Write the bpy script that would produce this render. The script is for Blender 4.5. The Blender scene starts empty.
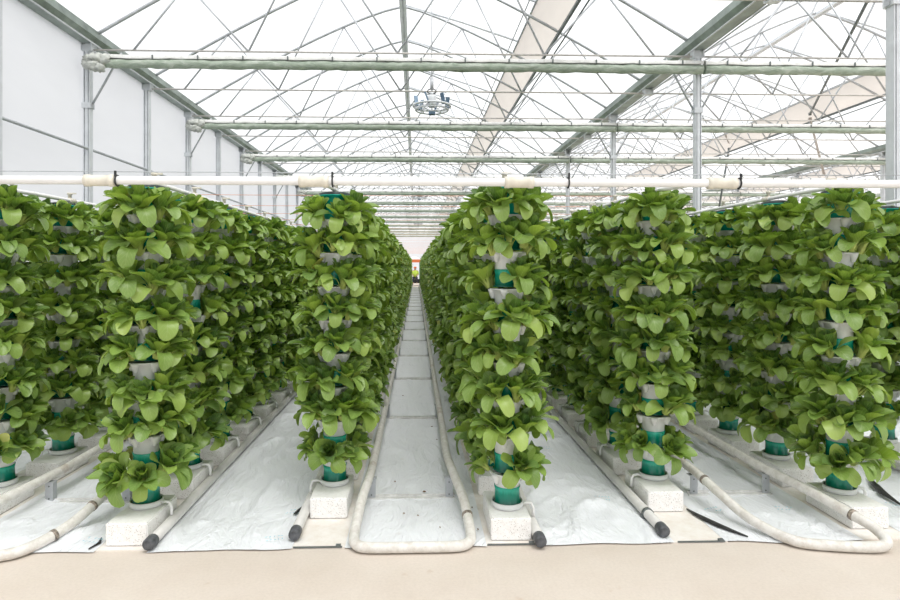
import bpy, bmesh, math, random
from mathutils import Vector, Matrix, Euler, noise
R = math.radians
C = bpy.context.scene.collection
scene = bpy.context.scene
rnd = random.Random(11)

# ------------------------------------------------------------------ camera
H = 1.45
YAW = R(1.8)
cam_d = bpy.data.cameras.new('camera'); cam = bpy.data.objects.new('camera', cam_d); C.objects.link(cam)
cam.location = (0, 0, H); cam.rotation_euler = (R(90), 0, -YAW)
cam_d.sensor_width = 36; cam_d.lens = 24
cam_d.shift_x = 15.1 / 900; cam_d.shift_y = -34 / 900
cam_d.clip_start = 0.05; cam_d.clip_end = 500
scene.camera = cam

def ray(px, py, depth):
    """place of an image point at a distance along the view axis (used once, while measuring the place)"""
    a = (px - 434.9) / 600
    return Vector((depth * (a * math.cos(YAW) + math.sin(YAW)), depth * (math.cos(YAW) - a * math.sin(YAW)), H + depth * (266 - py) / 600))

# ------------------------------------------------------------------ materials
class NT:
    def __init__(s, name):
        s.m = bpy.data.materials.new(name); s.m.use_nodes = True
        s.t = s.m.node_tree; s.t.nodes.clear()
        s.out = s.n('ShaderNodeOutputMaterial')
    def n(s, kind, **kw):
        nd = s.t.nodes.new(kind)
        for k, v in kw.items():
            if k in nd.inputs: nd.inputs[k].default_value = v
            else: setattr(nd, k, v)
        return nd
    def l(s, a, b): s.t.links.new(a, b)
    def bsdf(s, col=(1, 1, 1), rough=.5, metal=0, spec=.5):
        b = s.n('ShaderNodeBsdfPrincipled')
        b.inputs['Base Color'].default_value = (*col, 1); b.inputs['Roughness'].default_value = rough
        b.inputs['Metallic'].default_value = metal; b.inputs['Specular IOR Level'].default_value = spec
        s.b = b; s.l(b.outputs[0], s.out.inputs[0]); return b
    def coords(s, what='Object', scale=(1, 1, 1)):
        tc = s.n('ShaderNodeTexCoord'); mp = s.n('ShaderNodeMapping'); mp.inputs['Scale'].default_value = scale
        s.l(tc.outputs[what], mp.inputs[0]); return mp.outputs[0]
    def noise(s, vec, scale, detail=4, rough=.6, dist=0):
        n = s.n('ShaderNodeTexNoise'); n.inputs['Scale'].default_value = scale; n.inputs['Detail'].default_value = detail
        n.inputs['Roughness'].default_value = rough; n.inputs['Distortion'].default_value = dist
        s.l(vec, n.inputs['Vector']); return n.outputs['Fac']
    def ramp(s, fac, stops):
        r = s.n('ShaderNodeValToRGB'); e = r.color_ramp.elements
        while len(e) < len(stops): e.new(.5)
        for i, (p, c) in enumerate(stops):
            e[i].position = p; e[i].color = (*c, 1) if len(c) == 3 else c
        s.l(fac, r.inputs[0]); return r.outputs[0]
    def mix(s, f, a, b):
        m = s.n('ShaderNodeMix', data_type='RGBA')
        for sock, v in ((m.inputs[0], f), (m.inputs[6], a), (m.inputs[7], b)):
            if isinstance(v, (float, int)): sock.default_value = v
            elif isinstance(v, tuple): sock.default_value = (*v, 1)
            else: s.l(v, sock)
        return m.outputs[2]
    def math(s, op, a, b=None, c=None):
        m = s.n('ShaderNodeMath', operation=op)
        for i, v in enumerate((a, b, c)):
            if v is None: continue
            if isinstance(v, (float, int)): m.inputs[i].default_value = v
            else: s.l(v, m.inputs[i])
        return m.outputs[0]
    def bump(s, h, strength=.3, dist=.01):
        b = s.n('ShaderNodeBump'); b.inputs['Strength'].default_value = strength; b.inputs['Distance'].default_value = dist
        s.l(h, b.inputs['Height']); s.l(b.outputs[0], s.b.inputs['Normal'])

M = {}
def plain(name, col, rough=.5, metal=0, spec=.5, var=.06, scale=6, bump=0):
    t = NT(name); t.bsdf(col, rough, metal, spec)
    v = t.coords(); f = t.noise(v, scale)
    a = tuple(max(0, c * (1 - var * 2)) for c in col); b = tuple(min(1, c * (1 + var)) for c in col)
    t.l(t.ramp(f, [(.3, a), (.7, b)]), t.b.inputs['Base Color'])
    if bump: t.bump(t.noise(v, scale * 6), bump, .004)
    M[name] = t.m
plain('steel', (.47, .49, .51), .42, .45, .5, .08, 9)
plain('steel_light', (.66, .685, .71), .5, .15, .5, .05, 9)
plain('steel_dark', (.16, .18, .18), .5, .4, .5, .1, 9)
plain('gutter_metal', (.31, .36, .33), .42, .4, .5, .16, 4)
plain('white_pvc', (.82, .82, .81), .3, 0, .5, .03, 8)
plain('cross_paint', (.70, .70, .68), .5, .1, .5, .1, 20)
plain('chord_paint', (.52, .50, .47), .5, .1, .5, .1, 20)
plain('ridge_paint', (.80, .83, .88), .5, 0, .5, .05, 6)
plain('drain_pvc', (.66, .65, .62), .4, 0, .5, .08, 7)
plain('weld', (.34, .29, .24), .7, 0, .3, .4, 60)
plain('cream_pvc', (.72, .68, .58), .4, 0, .5, .05, 20)
plain('black_rubber', (.03, .032, .035), .6, 0, .4, .2, 20)
plain('grey_cap', (.10, .105, .115), .55, 0, .4, .35, 30)
plain('pot_white', (.72, .735, .73), .4, 0, .5, .04, 12)
plain('lid_black', (.035, .05, .05), .5, 0, .4, .1, 12)
plain('orange_twine', (.85, .32, .16), .7, 0, .2, .05, 12)
plain('blue_vane', (.12, .19, .27), .4, .2, .5, .05, 12)
plain('skin', (.55, .34, .24), .6)
plain('dark_cloth', (.03, .035, .05), .8)
plain('hivis', (.65, .85, .12), .7)
plain('orange_cloth', (.85, .22, .08), .7)
plain('deep_green_paint', (.01, .16, .10), .5)
plain('soil', (.05, .035, .025), .9, 0, .2, .4, 60, .6)
plain('cyan_ink', (.45, .74, .84), .6, 0, .3, .15, 60)
plain('black_film', (.035, .035, .035), .35, 0, .5, .5, 25, .3)
plain('debris', (.22, .12, .06), .8, 0, .2, .3, 90)

# green translucent plastic of the collars: tone graded in the colour, dark below to bright on top
t = NT('green_plastic'); t.bsdf((.0, .25, .17), .22)
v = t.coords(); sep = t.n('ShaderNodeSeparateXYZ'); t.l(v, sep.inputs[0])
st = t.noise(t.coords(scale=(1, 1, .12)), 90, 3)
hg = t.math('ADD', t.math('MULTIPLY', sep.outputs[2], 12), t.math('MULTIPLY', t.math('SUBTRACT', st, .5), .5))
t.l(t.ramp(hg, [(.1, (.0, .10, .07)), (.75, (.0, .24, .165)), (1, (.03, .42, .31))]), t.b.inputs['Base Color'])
t.b.inputs['Transmission Weight'].default_value = .0
M['green_plastic'] = t.m
plain('teal_rim', (.0, .42, .33), .3, 0, .5, .05)

# rail pipe: chalky paint with rust-brown scuffs
t = NT('rail_paint'); t.bsdf((.7, .68, .64), .5)
v = t.coords(); f = t.noise(v, 3.2, 8, .7); g = t.noise(v, 22, 4, .7)
base = t.ramp(g, [(.35, (.62, .59, .54)), (.6, (.76, .74, .70))])
t.l(t.mix(t.ramp(f, [(.56, (0, 0, 0)), (.70, (.7, .7, .7))]), base, (.42, .32, .24)), t.b.inputs['Base Color'])
M['rail_paint'] = t.m

# aerated foam block
t = NT('foam_block'); t.bsdf((.8, .79, .77), .85, 0, .2)
v = t.coords(); g = t.noise(v, 55, 5, .75); vo = t.n('ShaderNodeTexVoronoi'); vo.inputs['Scale'].default_value = 95; t.l(v, vo.inputs['Vector'])
pit = t.ramp(vo.outputs['Distance'], [(.12, (0, 0, 0)), (.34, (1, 1, 1))])
geo = t.n('ShaderNodeNewGeometry'); sp = t.n('ShaderNodeSeparateXYZ'); t.l(geo.outputs['Normal'], sp.inputs[0])
side = t.math('SUBTRACT', 1, t.math('ABSOLUTE', sp.outputs[2]))
gm = t.ramp(t.noise(v, 14, 5, .7), [(.36, (0, 0, 0)), (.52, (1, 1, 1))])
pitm = t.math('MULTIPLY', t.math('MULTIPLY', t.math('SUBTRACT', 1, pit), gm), t.math('MULTIPLY', side, .75))
base = t.ramp(g, [(.3, (.83, .81, .785)), (.6, (.91, .905, .89))])
t.l(t.mix(pitm, base, (.36, .33, .30)), t.b.inputs['Base Color'])
t.bump(t.math('ADD', g, t.math('MULTIPLY', pit, .6)), .35, .006)
M['foam_block'] = t.m

# strip under the blocks: off-white dusty board with faint joints
t = NT('dusty_board'); t.bsdf((.75, .70, .64), .8, 0, .2)
v = t.coords(); g = t.noise(v, 9, 6, .7); d = t.noise(v, 45, 6, .8)
base = t.ramp(g, [(.35, (.76, .70, .63)), (.62, (.86, .83, .79))])
t.l(t.mix(t.ramp(d, [(.60, (0, 0, 0)), (.74, (.6, .6, .6))]), base, (.45, .36, .29)), t.b.inputs['Base Color'])
M['dusty_board'] = t.m

# white ground film
t = NT('ground_film'); t.bsdf((.76, .785, .81), .36, 0, .45)
v = t.coords('Object'); v2 = t.coords('Object', (1, .35, 1))
w1 = t.noise(v2, 5, 5, .62, 1.2); w2 = t.noise(v, 24, 3, .6, .8)
ridge = t.math('ABSOLUTE', t.math('SUBTRACT', w1, .5))
d = t.noise(v, 7, 9, .78)
t.l(t.mix(t.ramp(d, [(.62, (0, 0, 0)), (.72, (.45, .45, .45))]), (.85, .87, .90), (.68, .61, .54)), t.b.inputs['Base Color'])
t.bump(t.math('ADD', t.math('MULTIPLY', ridge, 1.6), t.math('MULTIPLY', w2, .15)), .7, .04)
M['ground_film'] = t.m

# beige concrete
t = NT('beige_concrete'); t.bsdf((.7, .6, .5), .8, 0, .25)
v = t.coords(); g = t.noise(v, 1.6, 8, .65); f = t.noise(v, 70, 4, .7); s_ = t.noise(v, 5.5, 4, .5, .4)
base = t.ramp(g, [(.3, (.63, .55, .475)), (.7, (.70, .63, .56))])
spot = t.ramp(s_, [(.68, (0, 0, 0)), (.72, (.32, .32, .32))])
c1 = t.mix(spot, base, (.50, .38, .28))
fine = t.ramp(f, [(.35, (.93, .93, .93)), (.6, (1.0, 1.0, 1.0))])
mm = t.n('ShaderNodeMix', data_type='RGBA', blend_type='MULTIPLY'); mm.inputs[0].default_value = 1
t.l(c1, mm.inputs[6]); t.l(fine, mm.inputs[7]); t.l(mm.outputs[2], t.b.inputs['Base Color'])
t.bump(f, .15, .003)
M['beige_concrete'] = t.m

# covering films: part clear, part milky
def cover(name, col, clear, refl=.25, wr=.0):
    t = NT(name)
    tr = t.n('ShaderNodeBsdfTransparent'); tr.inputs[0].default_value = (1, 1, 1, 1)
    tl = t.n('ShaderNodeBsdfTranslucent'); tl.inputs[0].default_value = (*col, 1)
    df = t.n('ShaderNodeBsdfDiffuse'); df.inputs[0].default_value = (*col, 1)
    m1 = t.n('ShaderNodeMixShader'); m1.inputs[0].default_value = refl; t.l(tl.outputs[0], m1.inputs[1]); t.l(df.outputs[0], m1.inputs[2])
    m2 = t.n('ShaderNodeMixShader'); m2.inputs[0].default_value = clear; t.l(m1.outputs[0], m2.inputs[1]); t.l(tr.outputs[0], m2.inputs[2])
    if wr:
        f = t.noise(t.coords(scale=(1, .25, 1)), wr, 5, .6, .5)
        mx = t.ramp(f, [(.3, tuple(c * .93 for c in col)), (.7, col)]); t.l(mx, tl.inputs[0]); t.l(mx, df.inputs[0])
    t.l(m2.outputs[0], t.out.inputs[0]); M[name] = t.m
cover('roof_film', (.93, .95, .97), .55, .15)
cover('wall_film', (.90, .90, .91), .04, .34, .9)
cover('cream_net', (.69, .645, .605), .03, .45, 3)

# folded thermal screen
t = NT('screen_cloth'); t.bsdf((.5, .55, .48), .7, .0, .3)
v = t.coords(scale=(.6, 1, 2)); g = t.noise(v, 9, 6, .7, 1)
t.l(t.ramp(g, [(.3, (.24, .30, .235)), (.5, (.36, .42, .345)), (.72, (.56, .60, .54))]), t.b.inputs['Base Color']); t.bump(g, .6, .02)
M['screen_cloth'] = t.m
plain('screen_cloth_pale', (.60, .62, .58), .7, 0, .3, .2, 9, .6)
plain('screen_white', (.74, .74, .72), .6, 0, .3, .08, 14)

# leaf
def leaf_mat():
    t = NT('leaf'); b = t.bsdf((.1, .25, .04), .34, 0, .5)
    uv = t.n('ShaderNodeUVMap', uv_map='UVMap'); sp = t.n('ShaderNodeSeparateXYZ'); t.l(uv.outputs[0], sp.inputs[0])
    u, w = sp.outputs[0], sp.outputs[1]
    at = t.n('ShaderNodeAttribute', attribute_name='age'); ag = t.n('ShaderNodeSeparateColor'); t.l(at.outputs['Color'], ag.inputs[0])
    age, rv, yel = ag.outputs[0], ag.outputs[1], ag.outputs[2]
    oi = t.n('ShaderNodeObjectInfo')
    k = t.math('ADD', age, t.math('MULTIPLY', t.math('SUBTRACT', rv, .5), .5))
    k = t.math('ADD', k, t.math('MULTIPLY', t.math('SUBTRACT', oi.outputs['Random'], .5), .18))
    col = t.ramp(k, [(0, (.040, .108, .026)), (.3, (.135, .245, .040)), (.7, (.310, .450, .066)), (1.0, (.470, .600, .120))])  # dark end: young inner leaves, deepened to paint the shade between leaves
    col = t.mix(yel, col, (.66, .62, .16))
    du = t.math('ABSOLUTE', t.math('SUBTRACT', u, .5))
    # midrib narrowing to the tip
    wid = t.math('MULTIPLY_ADD', w, -.045, .055)
    mid = t.math('SUBTRACT', 1, t.math('SMOOTH_MIN', t.math('DIVIDE', du, wid), 1, .2))
    mid = t.math('MAXIMUM', mid, 0)
    sv = t.math('SINE', t.math('MULTIPLY', t.math('SUBTRACT', t.math('MULTIPLY', w, 1.0), t.math('MULTIPLY', du, .55)), 52))
    svm = t.math('MULTIPLY', t.math('POWER', t.math('MAXIMUM', sv, 0), 8), .35)
    vein = t.math('MAXIMUM', t.math('MULTIPLY', mid, .75), svm)
    col = t.mix(t.math('MULTIPLY', vein, .8), col, (.52, .64, .24))
    pet = t.ramp(w, [(.22, (1, 1, 1)), (.42, (0, 0, 0))])
    col = t.mix(t.math('MULTIPLY', pet, .85), col, (.66, .74, .24))
    # paler underside
    geo = t.n('ShaderNodeNewGeometry')
    col = t.mix(t.math('MULTIPLY', geo.outputs['Backfacing'], .35), col, (.24, .36, .14))
    t.l(col, b.inputs['Base Color'])
    t.bump(vein, -.25, .003)
    tl = t.n('ShaderNodeBsdfTranslucent'); tc = t.mix(.55, col, (.34, .55, .03)); t.l(tc, tl.inputs[0])
    ms = t.n('ShaderNodeMixShader'); ms.inputs[0].default_value = .24
    t.l(b.outputs[0], ms.inputs[1]); t.l(tl.outputs[0], ms.inputs[2]); t.l(ms.outputs[0], t.out.inputs[0])
    M['leaf'] = t.m
leaf_mat()

# ------------------------------------------------------------------ mesh helpers
class MB:
    def __init__(s): s.v = []; s.f = []; s.sm = []; s.uv = None; s.mi = []; s.age = []
    def add(s, vs, fs, smooth=False, mi=0):
        o = len(s.v); s.v += [tuple(p) for p in vs]
        for f in fs: s.f.append(tuple(i + o for i in f)); s.sm.append(smooth); s.mi.append(mi)
        return s
    def box(s, c, d, rot=None, mi=0):
        x, y, z = d[0] / 2, d[1] / 2, d[2] / 2
        vs = [Vector((a, b, e)) for a in (-x, x) for b in (-y, y) for e in (-z, z)]
        if rot: vs = [rot @ p for p in vs]
        c = Vector(c); vs = [p + c for p in vs]
        return s.add(vs, [(0, 1, 3, 2), (4, 6, 7, 5), (0, 4, 5, 1), (2, 3, 7, 6), (0, 2, 6, 4), (1, 5, 7, 3)], False, mi)
    def bar(s, a, b, w, d=None, mi=0):
        a = Vector(a); b = Vector(b); q = (b - a)
        rot = q.to_track_quat('Z', 'Y').to_matrix()
        return s.box((a + b) / 2, (w, d or w, q.length), rot, mi)
    def tube(s, pts, r, seg=8, cap=True, closed=False, mi=0, jit=None):
        pts = [Vector(p) for p in pts]; n = len(pts); rings = []
        up = Vector((0, 0, 1))
        t0 = (pts[1] - pts[0]).normalized()
        x = t0.orthogonal().normalized()
        for i, p in enumerate(pts):
            a = pts[i - 1] if i else pts[0]; b = pts[i + 1] if i < n - 1 else pts[-1]
            t = (b - a).normalized(); x = (x - t * x.dot(t)).normalized(); y = t.cross(x)
            rr = r[i] if isinstance(r, (list, tuple)) else r
            ring = []
            for k in range(seg):
                an = 2 * math.pi * k / seg; q = rr * (jit(i, k) if jit else 1)
                ring.append(p + (x * math.cos(an) + y * math.sin(an)) * q)
            rings.append(ring)
        vs = [q for ring in rings for q in ring]; fs = []
        for i in range(n - 1):
            for k in range(seg):
                fs.append((i * seg + k, i * seg + (k + 1) % seg, (i + 1) * seg + (k + 1) % seg, (i + 1) * seg + k))
        s.add(vs, fs, True, mi)
        if cap:
            o = len(s.v) - len(vs)
            s.f.append(tuple(o + k for k in range(seg))[::-1]); s.sm.append(False); s.mi.append(mi)
            s.f.append(tuple(o + (n - 1) * seg + k for k in range(seg))); s.sm.append(False); s.mi.append(mi)
        return s
    def lathe(s, prof, seg=20, c=(0, 0, 0), mi=0):
        vs = []; fs = []; n = len(prof)
        for r, z in prof:
            for k in range(seg):
                an = 2 * math.pi * k / seg; vs.append((c[0] + r * math.cos(an), c[1] + r * math.sin(an), c[2] + z))
        for i in range(n - 1):
            for k in range(seg):
                fs.append((i * seg + k, i * seg + (k + 1) % seg, (i + 1) * seg + (k + 1) % seg, (i + 1) * seg + k))
        s.add(vs, fs, True, mi); return s
    def ring(s, c, R_, r, seg=24, axis=None):
        pts = []
        rot = axis or Matrix.Identity(3)
        for k in range(seg + 1):
            a = 2 * math.pi * k / seg; pts.append(Vector(c) + rot @ Vector((R_ * math.cos(a), R_ * math.sin(a), 0)))
        return s.tube(pts, r, 6, False)
    def mesh(s, name, mats):
        me = bpy.data.meshes.new(name); me.from_pydata(s.v, [], s.f)
        me.polygons.foreach_set('use_smooth', s.sm)
        if isinstance(mats, str): mats = [mats]
        for m in mats: me.materials.append(M[m])
        if len(mats) > 1: me.polygons.foreach_set('material_index', s.mi)
        if s.uv is not None:
            lay = me.uv_layers.new(name='UVMap'); fl = []
            for p in me.polygons:
                for vi in p.vertices: fl += s.uv[vi]
            lay.data.foreach_set('uv', fl)
            ca = me.color_attributes.new('age', 'FLOAT_COLOR', 'POINT'); fl = []
            for a in s.age: fl += [*a, 1]
            ca.data.foreach_set('color', fl)
        me.update(); return me

def obj(name, me, parent=None, loc=(0, 0, 0), rot=(0, 0, 0), sc=1):
    o = bpy.data.objects.new(name, me); C.objects.link(o); o.location = loc; o.rotation_euler = rot
    if sc != 1: o.scale = (sc, sc, sc)
    if parent: o.parent = parent
    return o
def tag(o, label, cat, group=None):
    o['label'] = label; o['category'] = cat
    if group: o['group'] = group
    return o
def empty(name, loc=(0, 0, 0), rz=0):
    o = bpy.data.objects.new(name, None); C.objects.link(o); o.location = loc; o.rotation_euler = (0, 0, rz)
    o.empty_display_size = .1
    return o
def struct(name, me, loc=(0, 0, 0)):
    o = obj(name, me, None, loc); o['kind'] = 'structure'; return o
def copy_tree(o, parent=None):
    c = o.copy(); C.objects.link(c); c.parent = parent
    for ch in o.children: copy_tree(ch, c)
    return c

# ------------------------------------------------------------------ setting
XW, XG = -4.96, 4.39            # side wall, first valley gutter
BAY = XG - XW
ZE, ZC = H + 3.43, H + 3.27     # eave and truss chord
RISE = 2.29
Y0, Y1 = -4.76, 63.24
EDGE = 3.09                      # where the path stops and the film begins
XR = XW + 3 * BAY

mb = MB(); mb.add([(XW - .5, -5, 0), (XR + .5, -5, 0), (XR + .5, Y1 + .4, 0), (XW - .5, Y1 + .4, 0)], [(0, 1, 2, 3)])
mb.box(((XW + XR) / 2, (Y1 - 5) / 2, -.11), (XR - XW + 1, Y1 + 5.4, .2))
struct('floor', mb.mesh('floor', 'beige_concrete'))

def roof_z(o): return ZE + RISE * (1 - (abs(o) / (BAY / 2)) ** 1.25)
VX, VZ = 2.58, H + 4.97          # free edge of the ridge vent (offset from the ridge)
NX = 2.98                        # lower edge of the insect net
def roof_half(side):
    mb = MB(); n = 14
    offs = [side * BAY / 2 * i / n for i in range(n + 1)] if side < 0 else [NX + (BAY / 2 - NX) * i / 8 for i in range(9)]
    ys = [Y0 + 2 * i for i in range(int((Y1 - Y0) / 2) + 1)]
    vs = [(o, y, roof_z(o) + .03) for y in ys for o in offs]; w = len(offs)
    fs = [(j * w + i, j * w + i + 1, (j + 1) * w + i + 1, (j + 1) * w + i) for j in range(len(ys) - 1) for i in range(w - 1)]
    mb.add(vs, fs, True)
    return mb
for b in range(3):
    xr = XW + BAY * (b + .5)
    mb = roof_half(-1)
    r2 = roof_half(1); mb.add(r2.v, r2.f, True)
    # raised vent lid
    vs = []; k = 6
    for y in (Y0, Y1):
        for i in range(k + 1):
            o = VX * i / k; vs.append((o, y, roof_z(0) + .06 + (VZ - roof_z(0) - .02) * (i / k) ** 1.15))
    mb.add(vs, [(i, i + 1, k + 2 + i, k + 1 + i) for i in range(k)], True)
    struct('ceiling', mb.mesh('ceiling', 'roof_film'), (xr, 0, 0))

def wall(name, a, b, z1, gable=None):
    mb = MB(); a = Vector(a); b = Vector(b)
    mb.add([(a.x, a.y, 0), (b.x, b.y, 0), (b.x, b.y, z1), (a.x, a.y, z1)], [(0, 1, 2, 3)])
    if gable:
        for xr in gable:
            pts = [(xr + o, a.y, roof_z(o) + .03) for o in [BAY / 2 * (i / 10 - 1) for i in range(21)]]
            mb.add(pts, [tuple(range(21))])
    return struct(name, mb.mesh(name, 'wall_film'))
wall('wall_left', (XW - .07, Y0, 0), (XW - .07, Y1, 0), ZE + .1)
wall('wall_right', (XR + .07, Y0, 0), (XR + .07, Y1, 0), ZE + .1)
wall('wall_back', (XW - .07, Y1 + .1, 0), (XR + .07, Y1 + .1, 0), ZE, [XW + BAY * (b + .5) for b in range(3)])

# ------------------------------------------------------------------ steelwork
frames_y = [Y0 + 2 * i for i in range(int((Y1 - Y0) / 2) + 1)]      # ... 5.24, 7.24, 9.24 ...
HB = BAY / 2
def arch_pts(): return [(HB * (i / 12 - 1), 0, roof_z(HB * (i / 12 - 1))) for i in range(25)]
truss_parts = []
mb = MB(); mb.tube(arch_pts(), .028, 8); truss_parts.append(('arch', mb.mesh('arch', 'steel')))
mb = MB(); mb.tube([(-HB + .05, 0, ZC), (HB - .05, 0, ZC)], .0155, 8); truss_parts.append(('bottom_chord', mb.mesh('chord', 'chord_paint')))
mb = MB(); mb.tube([(.03, 0, roof_z(0) + .03), (1.3, 0, roof_z(0) - .33), (VX, 0, VZ)], .026, 8); truss_parts.append(('vent_rib', mb.mesh('vent_rib', 'steel_light')))
for sd in (-1, 1):
    for a, b in ((0, 1.3), (2.27, 1.3), (2.27, 3.2), (4.0, 3.2)):
        mb = MB(); mb.tube([(sd * a, 0, ZC), (sd * b, 0, roof_z(b) - .01)], .0160, 6)
        truss_parts.append(('strut', mb.mesh('strut', 'steel')))
bay_word = ['the bay over the aisle', 'the second bay at right', 'the third bay far right']
ordw = ['first', 'second', 'third', 'fourth', 'fifth', 'sixth', 'seventh', 'eighth', 'ninth', 'tenth', 'eleventh', 'twelfth']
for b in range(3):
    xr = XW + BAY * (b + .5); vis = 0
    for y in frames_y:
        if y < 5: continue
        r = empty('roof_truss', (xr, y, 0))
        for nm, me in truss_parts: obj(nm, me, r)
        if vis < 8:
            tag(r, f'{ordw[vis]} galvanised arched truss from the camera in {bay_word[b]}', 'roof truss', 'arched roof trusses')
        else:
            tag(r, f'distant galvanised arched truss deep in {bay_word[b]}', 'roof truss', f'distant roof trusses, bay {["over the aisle","in the middle","at far right"][b]}')
        vis += 1

# gutters: folded channel running the length of the house
def gutter(x, label, flip=1):
    mb = MB()
    prof = [(-.17, .10), (-.165, .0), (-.10, -.075), (.10, -.075), (.165, .0), (.17, .10), (.155, .10), (.15, .01), (.09, -.06), (-.09, -.06), (-.15, .01), (-.155, .10)]
    n = len(prof); vs = [(px, y, pz) for y in (Y0, Y1) for px, pz in prof]
    mb.add(vs, [(i, (i + 1) % n, n + (i + 1) % n, n + i) for i in range(n)])
    r = empty('roof_gutter', (x, 0, ZE))
    obj('gutter_channel', mb.mesh('gutter_channel', 'gutter_metal'), r)
    mb = MB()
    for sx in (-.12, .12): mb.tube([(sx, Y0, -.09), (sx, Y1, -.09)], .012, 6)
    obj('drip_rail', mb.mesh('drip_rail', 'steel_light'), r)
    bm_ = MB(); bm_.box((0, 0, -.14), (.16, .10, .10)); bm_.box((-.075, 0, -.10), (.02, .14, .16)); bm_.box((.075, 0, -.10), (.02, .14, .16))
    me = bm_.mesh('bracket', 'steel_light')
    for y in frames_y:
        if y > 5: obj('bracket', me, r, (0, y, 0))
    tag(r, label, 'gutter')
gutter(XW, 'long grey metal eave gutter running along the top of the left film wall')
gutter(XG, 'grey green metal valley gutter carried on the posts right of the aisle')
gutter(XG + BAY, 'dark metal valley gutter low on the far right beyond the second bay')

# ridge beams, vent drive, net
for b in range(3):
    xr = XW + BAY * (b + .5); wd = ['over the aisle', 'of the second bay at right', 'of the farthest bay at right'][b]
    mb = MB(); L = Y1 - Y0; yc = (Y1 + Y0) / 2
    mb.box((-.042, yc, 0), (.07, L, .05)); mb.box((.042, yc, .0), (.06, L, .05)); mb.box((0, yc, .035), (.15, L, .02))
    o = obj('ridge_beam', mb.mesh('ridge_beam', 'ridge_paint'), None, (xr, 0, roof_z(0) - .06))
    tag(o, f'pale steel ridge beam along the roof peak {wd}', 'ridge beam')
    # insect net of the vent, slightly slack between ribs
    r = empty('roof_vent_screen', (xr, 0, 0))
    mb = MB(); ys = [Y0 + i * .5 for i in range(int((Y1 - Y0) / .5) + 1)]; K = 4; vs = []
    for j, y in enumerate(ys):
        sag = .02 + .03 * abs(math.sin(math.pi * (y - Y0) / 2)) + .012 * rnd.random()
        for i in range(K + 1):
            q = i / K; vs.append((VX - .03 + (NX - VX + .03) * q - sag * math.sin(q * math.pi), y, VZ + (roof_z(NX) - VZ) * q - sag * math.sin(q * math.pi)))
    mb.add(vs, [(j * (K + 1) + i, j * (K + 1) + i + 1, (j + 1) * (K + 1) + i + 1, (j + 1) * (K + 1) + i) for j in range(len(ys) - 1) for i in range(K)], True)
    obj('net', mb.mesh('net', 'cream_net'), r)
    mb = MB(); mb.bar((NX, Y0, roof_z(NX) - .02), (NX, Y1, roof_z(NX) - .02), .05, .05); mb.tube([(NX + .10, Y0, roof_z(NX) - .12), (NX + .10, Y1, roof_z(NX) - .12)], .015, 6)
    obj('lower_rail', mb.mesh('lower_rail', 'steel_dark'), r)
    mb = MB(); mb.tube([(VX - .05, Y0, VZ - .03), (VX - .05, Y1, VZ - .03)], .022, 8); mb.tube([(VX - .2, Y0, VZ - .06), (VX - .2, Y1, VZ - .06)], .012, 6)
    obj('drive_pipe', mb.mesh('drive_pipe', 'steel'), r)
    tag(r, f'cream insect net strip under the roof vent {wd}', 'vent screen')

# posts with knee braces
def post_mesh(z):
    mb = MB(); mb.box((0, 0, z / 2), (.045, .10, z)); mb.box((-.04, 0, z / 2), (.012, .10, z)); mb.box((.04, 0, z / 2), (.012, .10, z)); mb.box((0, .0, z / 2), (.09, .02, z)); return mb.mesh('shaft', 'steel_light')
pm = post_mesh(ZE - .07)
def brace(sd):
    mb = MB(); mb.tube([(sd * .05, 0, H + 2.42), (sd * .50, 0, ZC - .04)], .016, 6); mb.box((sd * .05, 0, H + 2.42), (.05, .06, .07)); return mb.mesh('knee_brace', 'steel')
bl, br = brace(-1), brace(1)
clamp = MB(); clamp.box((0, 0, H + 2.42), (.13, .13, .08)); clampm = clamp.mesh('clamp', 'steel_light')
k = 0
for y in frames_y:
    if y < 7: continue
    main = abs(((y - 9.24) / 4) - round((y - 9.24) / 4)) < .01
    r = empty('steel_post', (XW, y, 0)); obj('shaft', pm, r)
    if main: obj('knee_brace', br, r); obj('clamp', clampm, r)
    tag(r, (f'{ordw[k]} galvanised post from the left picture edge along the film wall' if k < 8 else 'distant thin galvanised post far along the left film wall'), 'post', 'posts of the left wall' if k < 8 else 'distant posts of the left wall'); k += 1
for gx, nm in ((XG, 'valley gutter right of the aisle'), (XG + BAY, 'second valley gutter far right')):
    k = 0
    for y in frames_y:
        if abs(((y - 9.24) / 4) - round((y - 9.24) / 4)) > .01 or y < 5: continue
        yy = y + (.13 if y < 6 else 0)
        r = empty('steel_post', (gx, yy, 0)); obj('shaft', pm, r); obj('knee_brace', bl, r); obj('knee_brace', br, r); obj('clamp', clampm, r)
        tag(r, (f'{ordw[k]} galvanised post from the camera under the {nm}' if k < 5 else f'distant galvanised post under the {nm}'), 'post', f'posts under the {nm}' if k < 5 else f'distant posts under the {nm}'); k += 1
# wall rail
mb = MB(); mb.tube([(0, Y0, 0), (0, Y1, 0)], .022, 8)
tag(obj('wall_rail', mb.mesh('wall_rail', 'steel'), None, (XW + .01, 0, H + 1.77)), 'horizontal steel tube rail halfway up the left film wall', 'rail')

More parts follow.
